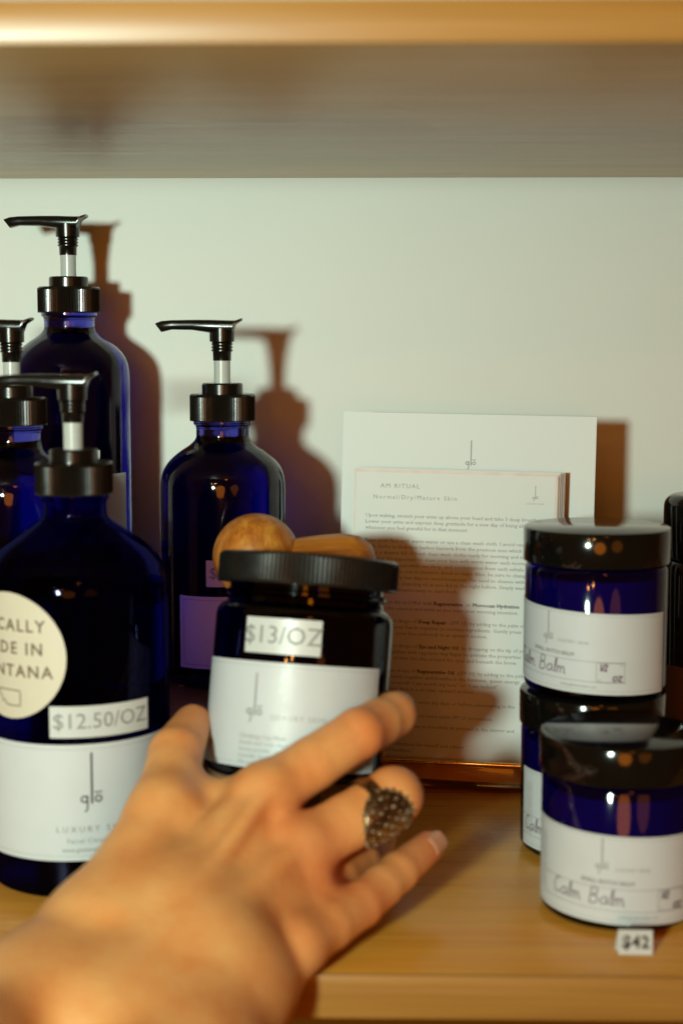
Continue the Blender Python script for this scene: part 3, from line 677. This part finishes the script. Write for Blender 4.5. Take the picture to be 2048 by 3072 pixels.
def build_hand():
    h = 1.25 * mm
    lo = np.array([min(J[k][a] for k in J if k not in ('er', 'eu')) - 0.03 for a in range(3)]); hi = np.array([max(J[k][a] for k in J if k not in ('er', 'eu')) + 0.026 for a in range(3)])
    lo = np.minimum(lo, np.array([J['w'].x - 0.09, J['w'].y - 0.09, J['w'].z - 0.075]))
    n = np.ceil((hi - lo) / h).astype(int)
    ax = [(lo[a] + h * np.arange(n[a])).astype(np.float32) for a in range(3)]
    X, Y, Z = np.meshgrid(*ax, indexing='ij')
    def cone(a, b, ra, rb):
        a = np.array(a); b = np.array(b); d = b - a; L2 = float(d @ d)
        t = np.clip(((X - a[0]) * d[0] + (Y - a[1]) * d[1] + (Z - a[2]) * d[2]) / L2, 0, 1).astype(np.float32)
        q = np.sqrt((X - a[0] - t * d[0]) ** 2 + (Y - a[1] - t * d[1]) ** 2 + (Z - a[2] - t * d[2]) ** 2)
        return q - (ra + (rb - ra) * t) * mm
    def ball(c, r):
        return np.sqrt((X - c[0]) ** 2 + (Y - c[1]) ** 2 + (Z - c[2]) ** 2) - r * mm
    def smin(a, b, k):
        k *= mm; q = np.maximum(k - np.abs(a - b), 0) / k
        return np.minimum(a, b) - q * q * k * 0.25
    # direction out of the back of the hand (towards the viewer and up)
    ax1 = (J['m1'] - J['w']).normalized(); ac = (J['p1'] - J['i1']); ac = (ac - ax1 * ac.dot(ax1)).normalized()
    nb = ax1.cross(ac).normalized()
    if nb.y > 0: nb = -nb
    def finger(a, b, c, d, ra, rb, rc, rd, dors, kn=0.8):
        m1 = a + (b - a) * 0.5
        f = smin(cone(a, m1, ra, ra * 0.95), cone(m1, b, ra * 0.95, rb), 1.2)
        m2 = b + (c - b) * 0.55
        f = smin(f, smin(cone(b, m2, rb, rb * 0.95), cone(m2, c, rb * 0.95, rc), 1.2), 1.6)
        f = smin(f, cone(c, d, rc, rd), 1.6)
        f = smin(f, ball(b + dors * kn * mm, rb * 0.96), 1.5)           # knuckle
        return f
    view = lambda p: (Vector((0, 0, CAM_H)) - p).normalized()
    idx = finger(J['i1'], J['i2'], J['i3'], J['i4'], 10.9, 9.9, 8.9, 7.8, view(J['i2']), 0.6)
    mid = finger(J['m1'], J['m2'], J['m3'], J['m4'], 11.2, 11.0, 9.6, 8.0, view(J['m2']))
    rin = finger(J['r1'], J['r2'], J['r3'], J['r4'], 9.8, 9.0, 8.2, 7.2, view(J['r2']), -2.0)
    pin = finger(J['p1'], J['p2'], J['p3'], J['p4'], 9.5, 8.3, 7.5, 6.2, view(J['p2']), -2.0)
    thb = smin(cone(J['t1'], J['t2'], 11.8, 10.4), cone(J['t2'], J['t3'], 10.4, 7.9), 2)
    thb = smin(thb, cone(J['t0'], J['t1'], 17, 12), 9)
    inw = -nb
    palm = cone(J['c2'] + inw * 6 * mm, J['i1'] + inw * 2.5 * mm, 15, 10.8)
    palm = smin(palm, cone(J['c3'] + inw * 5 * mm, J['m1'] + inw * 2.5 * mm, 15.5, 11), 10)
    palm = smin(palm, cone(J['c4'] + inw * 6 * mm, J['r1'] + inw * 3 * mm, 15, 10.5), 10)
    palm = smin(palm, cone(J['c5'] + inw * 7 * mm, J['p1'] + inw * 3 * mm, 15, 10), 10)
    palm = smin(palm, cone(J['c2'] + inw * 10 * mm, J['t0'] + inw * 6 * mm, 15, 16), 14)
    for a, b, ra, rb in (('wr', 'c2', 17.5, 15.5), ('wr', 't0', 17.5, 16.5), ('w', 'c3', 19, 16), ('wu', 'c4', 17.5, 16), ('wu', 'c5', 17, 15.5), ('wr', 'wu', 17.5, 17.5), ('wr', 'er', 17.5, 22), ('wu', 'eu', 17.5, 22), ('w', 'c4', 19, 16)):
        palm = smin(palm, cone(J[a] + inw * 7 * mm, J[b] + inw * 7 * mm, ra, rb), 16)
    for k, r in (('i1', 9.6), ('m1', 10.2), ('r1', 8.6), ('p1', 6.6)):
        palm = smin(palm, ball(J[k] + nb * 2.6 * mm, r), 6)                     # row of knuckles
    # tendons fan over the back
    for k, c in (('i1', 'c2'), ('m1', 'c3'), ('r1', 'c4')):
        a = J['w'] * 0.35 + J[c] * 0.65 + nb * 9.6 * mm; b = J[k] + nb * 8.6 * mm
        palm = smin(palm, cone(a, b, 2.2, 3.1), 5)
    thb = smin(thb, cone(J['t0'] + nb * 14.5 * mm, J['t1'] + view(J['t1']) * 9.5 * mm, 2.0, 2.4), 5)
    # skin web between thumb and index
    web = cone(P(515, 2405, 0.592), P(765, 2410, 0.588), 9.0, 9.0)
    f = smin(palm, web, 14); f = smin(f, thb, 9)
    fing = None
    for g in (idx, mid, rin, pin): fing = g if fing is None else smin(fing, g, 1.4)
    f = smin(f, fing, 5)
    for q, (A, lo_) in enumerate(((X, lo[0]), (Y, lo[1]), (Z, lo[2]))): f = np.maximum(f, (lo_ + 2.5 * h - A).astype(np.float32))   # closes the cut forearm
    # surface nets
    ins = f < 0
    c = ins[:-1, :-1, :-1].astype(np.int8)
    tot = np.zeros(c.shape, np.int8)
    for i in (0, 1):
        for j in (0, 1):
            for k in (0, 1): tot += ins[i:n[0] - 1 + i, j:n[1] - 1 + j, k:n[2] - 1 + k]
    I, Jj, K = np.nonzero((tot > 0) & (tot < 8)); N = len(I)
    idm = -np.ones(c.shape, np.int64); idm[I, Jj, K] = np.arange(N)
    acc = np.zeros((N, 3)); cnt = np.zeros(N)
    cor = [(i, j, k) for i in (0, 1) for j in (0, 1) for k in (0, 1)]
    for a in cor:
        for b in cor:
            if sum(abs(x - y) for x, y in zip(a, b)) == 1 and a < b:
                va = f[I + a[0], Jj + a[1], K + a[2]]; vb = f[I + b[0], Jj + b[1], K + b[2]]
                cr = (va < 0) != (vb < 0); t = np.where(cr, va / np.where(cr, va - vb, 1), 0)
                for q in range(3): acc[:, q] += np.where(cr, a[q] + t * (b[q] - a[q]), 0)
                cnt += cr
    V = lo + h * (np.stack([I, Jj, K], 1) + acc / cnt[:, None])
    faces = []
    for axn in range(3):
        s0 = [slice(1, n[a] - 1) for a in range(3)]; s1 = list(s0)
        s0[axn] = slice(0, n[axn] - 1); s1[axn] = slice(1, n[axn])
        A = ins[tuple(s0)]; B = ins[tuple(s1)]
        e = np.argwhere(A != B); flip = A[A != B]
        e = e + np.array([0 if a == axn else 1 for a in range(3)])
        u, w = [a for a in range(3) if a != axn]
        if axn == 1: u, w = w, u
        def cid(du, dw):
            p = e.copy(); p[:, u] -= du; p[:, w] -= dw; return idm[p[:, 0], p[:, 1], p[:, 2]]
        q = np.stack([cid(1, 1), cid(0, 1), cid(0, 0), cid(1, 0)], 1)
        q[~flip] = q[~flip][:, ::-1]
        faces.append(q)
    F = np.concatenate(faces); F = F[(F >= 0).all(1)]
    # relax
    E = np.concatenate([F[:, [0, 1]], F[:, [1, 2]], F[:, [2, 3]], F[:, [3, 0]]]); 
    for it in range(5):
        S = np.zeros_like(V); C = np.zeros(len(V))
        for a, b in ((0, 1), (1, 0)):
            for q in range(3): S[:, q] += np.bincount(E[:, a], V[E[:, b], q], len(V))
            C += np.bincount(E[:, a], minlength=len(V))
        V = V + (0.55 if it % 2 == 0 else -0.50) * (S / C[:, None] - V)
    me = bpy.data.meshes.new('hand'); me.from_pydata(V.tolist(), [], F.tolist()); me.update()
    me.polygons.foreach_set('use_smooth', [True] * len(me.polygons))
    red = np.zeros(len(V))
    for k, r, s in (('i2', 11, .75), ('m2', 11, .5), ('p2', 10, .6), ('r2', 10, .6), ('i1', 12, .4), ('m1', 14, .8), ('r1', 13, .55), ('p1', 12, .5), ('i4', 12, .8), ('p4', 12, .9), ('t3', 12, .55), ('t2', 9, .35), ('m4', 12, .7), ('p3', 9, .3)):
        red += s * np.exp(-((V - np.array(J[k])) ** 2).sum(1) / (r * mm * 1.15) ** 2)
    at = me.attributes.new('redness', 'FLOAT', 'POINT'); at.data.foreach_set('value', np.clip(red, 0, 1).astype(np.float32))
    return me, nb
hme, NB = build_hand()
# keep the mesh local to a sensible origin
org = Vector(J['m1']); hme.transform(Matrix.Translation(-org))
hand = ob('hand', hme, 'skin', None, org)
tag(hand, 'right hand reaching in from lower left, gripping the cobalt jar', 'hand')
sub = hand.modifiers.new('smooth', 'SUBSURF'); sub.levels = 0; sub.render_levels = 1
def nail(jb_, jt, r, up, w=0.0095, ln=0.0105):
    d = (jt - jb_).normalized(); side = d.cross(up).normalized(); u = side.cross(d).normalized()
    vs, fs = [], []
    for i in range(9):
        for k in range(9):
            s = (k / 8 - 0.5) * 2; t_ = i / 8
            wv = w / 2 * math.sqrt(max(0.02, 1 - (max(0, t_ - 0.65) / 0.45) ** 2)) * (0.82 + 0.18 * min(1, t_ * 3))
            x = s * wv; z = math.sqrt(max(0, (r * 1.02) ** 2 - x * x)) - (t_ * 0.0009)
            vs.append(jt - d * (ln * 0.45) + d * (ln * t_) + side * x + u * z - org)
    for i in range(8):
        for k in range(8): fs.append((i * 9 + k, i * 9 + k + 1, (i + 1) * 9 + k + 1, (i + 1) * 9 + k))
    o = ob('fingernail', mesh('fingernail', vs, fs), 'nail', hand); so = o.modifiers.new('thick', 'SOLIDIFY'); so.thickness = 0.0006; so.offset = 0
    return o
nail(J['p3'], J['p4'], 0.0061, Vector((0.75, -0.55, 0.55)), 0.0082, 0.0095)
nail(J['i3'], J['i4'], 0.0073, Vector((0.9, -0.25, 0.35)))

# ================================================================== finger ring: domed filigree plate set with stones
d = (J['m2'] - J['m1']).normalized(); rc = J['m1'] + (J['m2'] - J['m1']) * 0.75
vw = (Vector((0, 0, CAM_H)) - rc).normalized(); up = (vw - d * vw.dot(d)); up = (up.normalized() + d.cross(up.normalized()) * 0.0)
up.normalize(); sd = d.cross(up).normalized()
up = (up + sd * 1.0 * (1 if sd.z < 0 else -1)).normalized(); sd = d.cross(up).normalized()
mat = Matrix((d, sd, up)).transposed().to_4x4(); mat.translation = rc
rg = thing('finger_ring', 'wide domed filigree silver ring worn on the middle finger', 'ring'); rg.matrix_basis = mat
bm = bmesh.new(); RR = 0.0111
vs, fs = [], []
for i in range(48):
    a = 2 * math.pi * i / 48
    for (x, r) in ((-0.0022, RR), (0.0022, RR), (0.0022, RR + 0.0012), (-0.0022, RR + 0.0012)): vs.append((x, r * math.sin(a), r * math.cos(a)))
for i in range(48):
    for k in range(4): fs.append((4 * i + k, 4 * i + (k + 1) % 4, 4 * ((i + 1) % 48) + (k + 1) % 4, 4 * ((i + 1) % 48) + k))
ob('band', mesh('band', vs, fs), 'silver', rg)
A_, B_ = 0.0112, 0.0145
def dome(u, v): # u along finger, v across, on unit disc
    a = v * B_ / (RR + 0.001)
    r = RR + 0.0004 + 0.0020 * max(0.0, 1 - u * u - v * v) ** 0.6
    return Vector((u * A_, r * math.sin(a), r * math.cos(a)))
vs, fs = [dome(0, 0)], []
for j in range(1, 9):
    for k in range(40):
        a = 2 * math.pi * k / 40; vs.append(dome(j / 8 * math.cos(a), j / 8 * math.sin(a)))
for k in range(40): fs.append((0, 1 + k, 1 + (k + 1) % 40))
for j in range(7):
    for k in range(40): k2 = (k + 1) % 40; fs.append((1 + j * 40 + k, 1 + (j + 1) * 40 + k, 1 + (j + 1) * 40 + k2, 1 + j * 40 + k2))
pl = ob('dome_plate', mesh('dome_plate', vs, fs), 'silver', rg); so = pl.modifiers.new('thick', 'SOLIDIFY'); so.thickness = 0.0010; so.offset = -1
bm = bmesh.new(); bmesh.ops.create_icosphere(bm, subdivisions=2, radius=1); bead = bpy.data.meshes.new('bead'); bm.to_mesh(bead); bm.free()
bead.polygons.foreach_set('use_smooth', [True] * len(bead.polygons)); bead2 = bead.copy(); bead.materials.append(M['silver']); bead2.materials.append(M['gem'])
for j, (cnt, rr_) in enumerate(((1, 0), (6, 0.26), (12, 0.50), (18, 0.74), (26, 0.97))):
    for k in range(cnt):
        a = 2 * math.pi * (k + 0.5 * (j % 2)) / cnt; p = dome(rr_ * math.cos(a), rr_ * math.sin(a))
        gem = (k + j) % 2 == 0
        o = link('stone' if gem else 'bead', bead2 if gem else bead, rg, p); s = (0.00105 if gem else 0.00085) * random.uniform(0.85, 1.2); o.scale = (s, s * 0.8, s * 0.6)
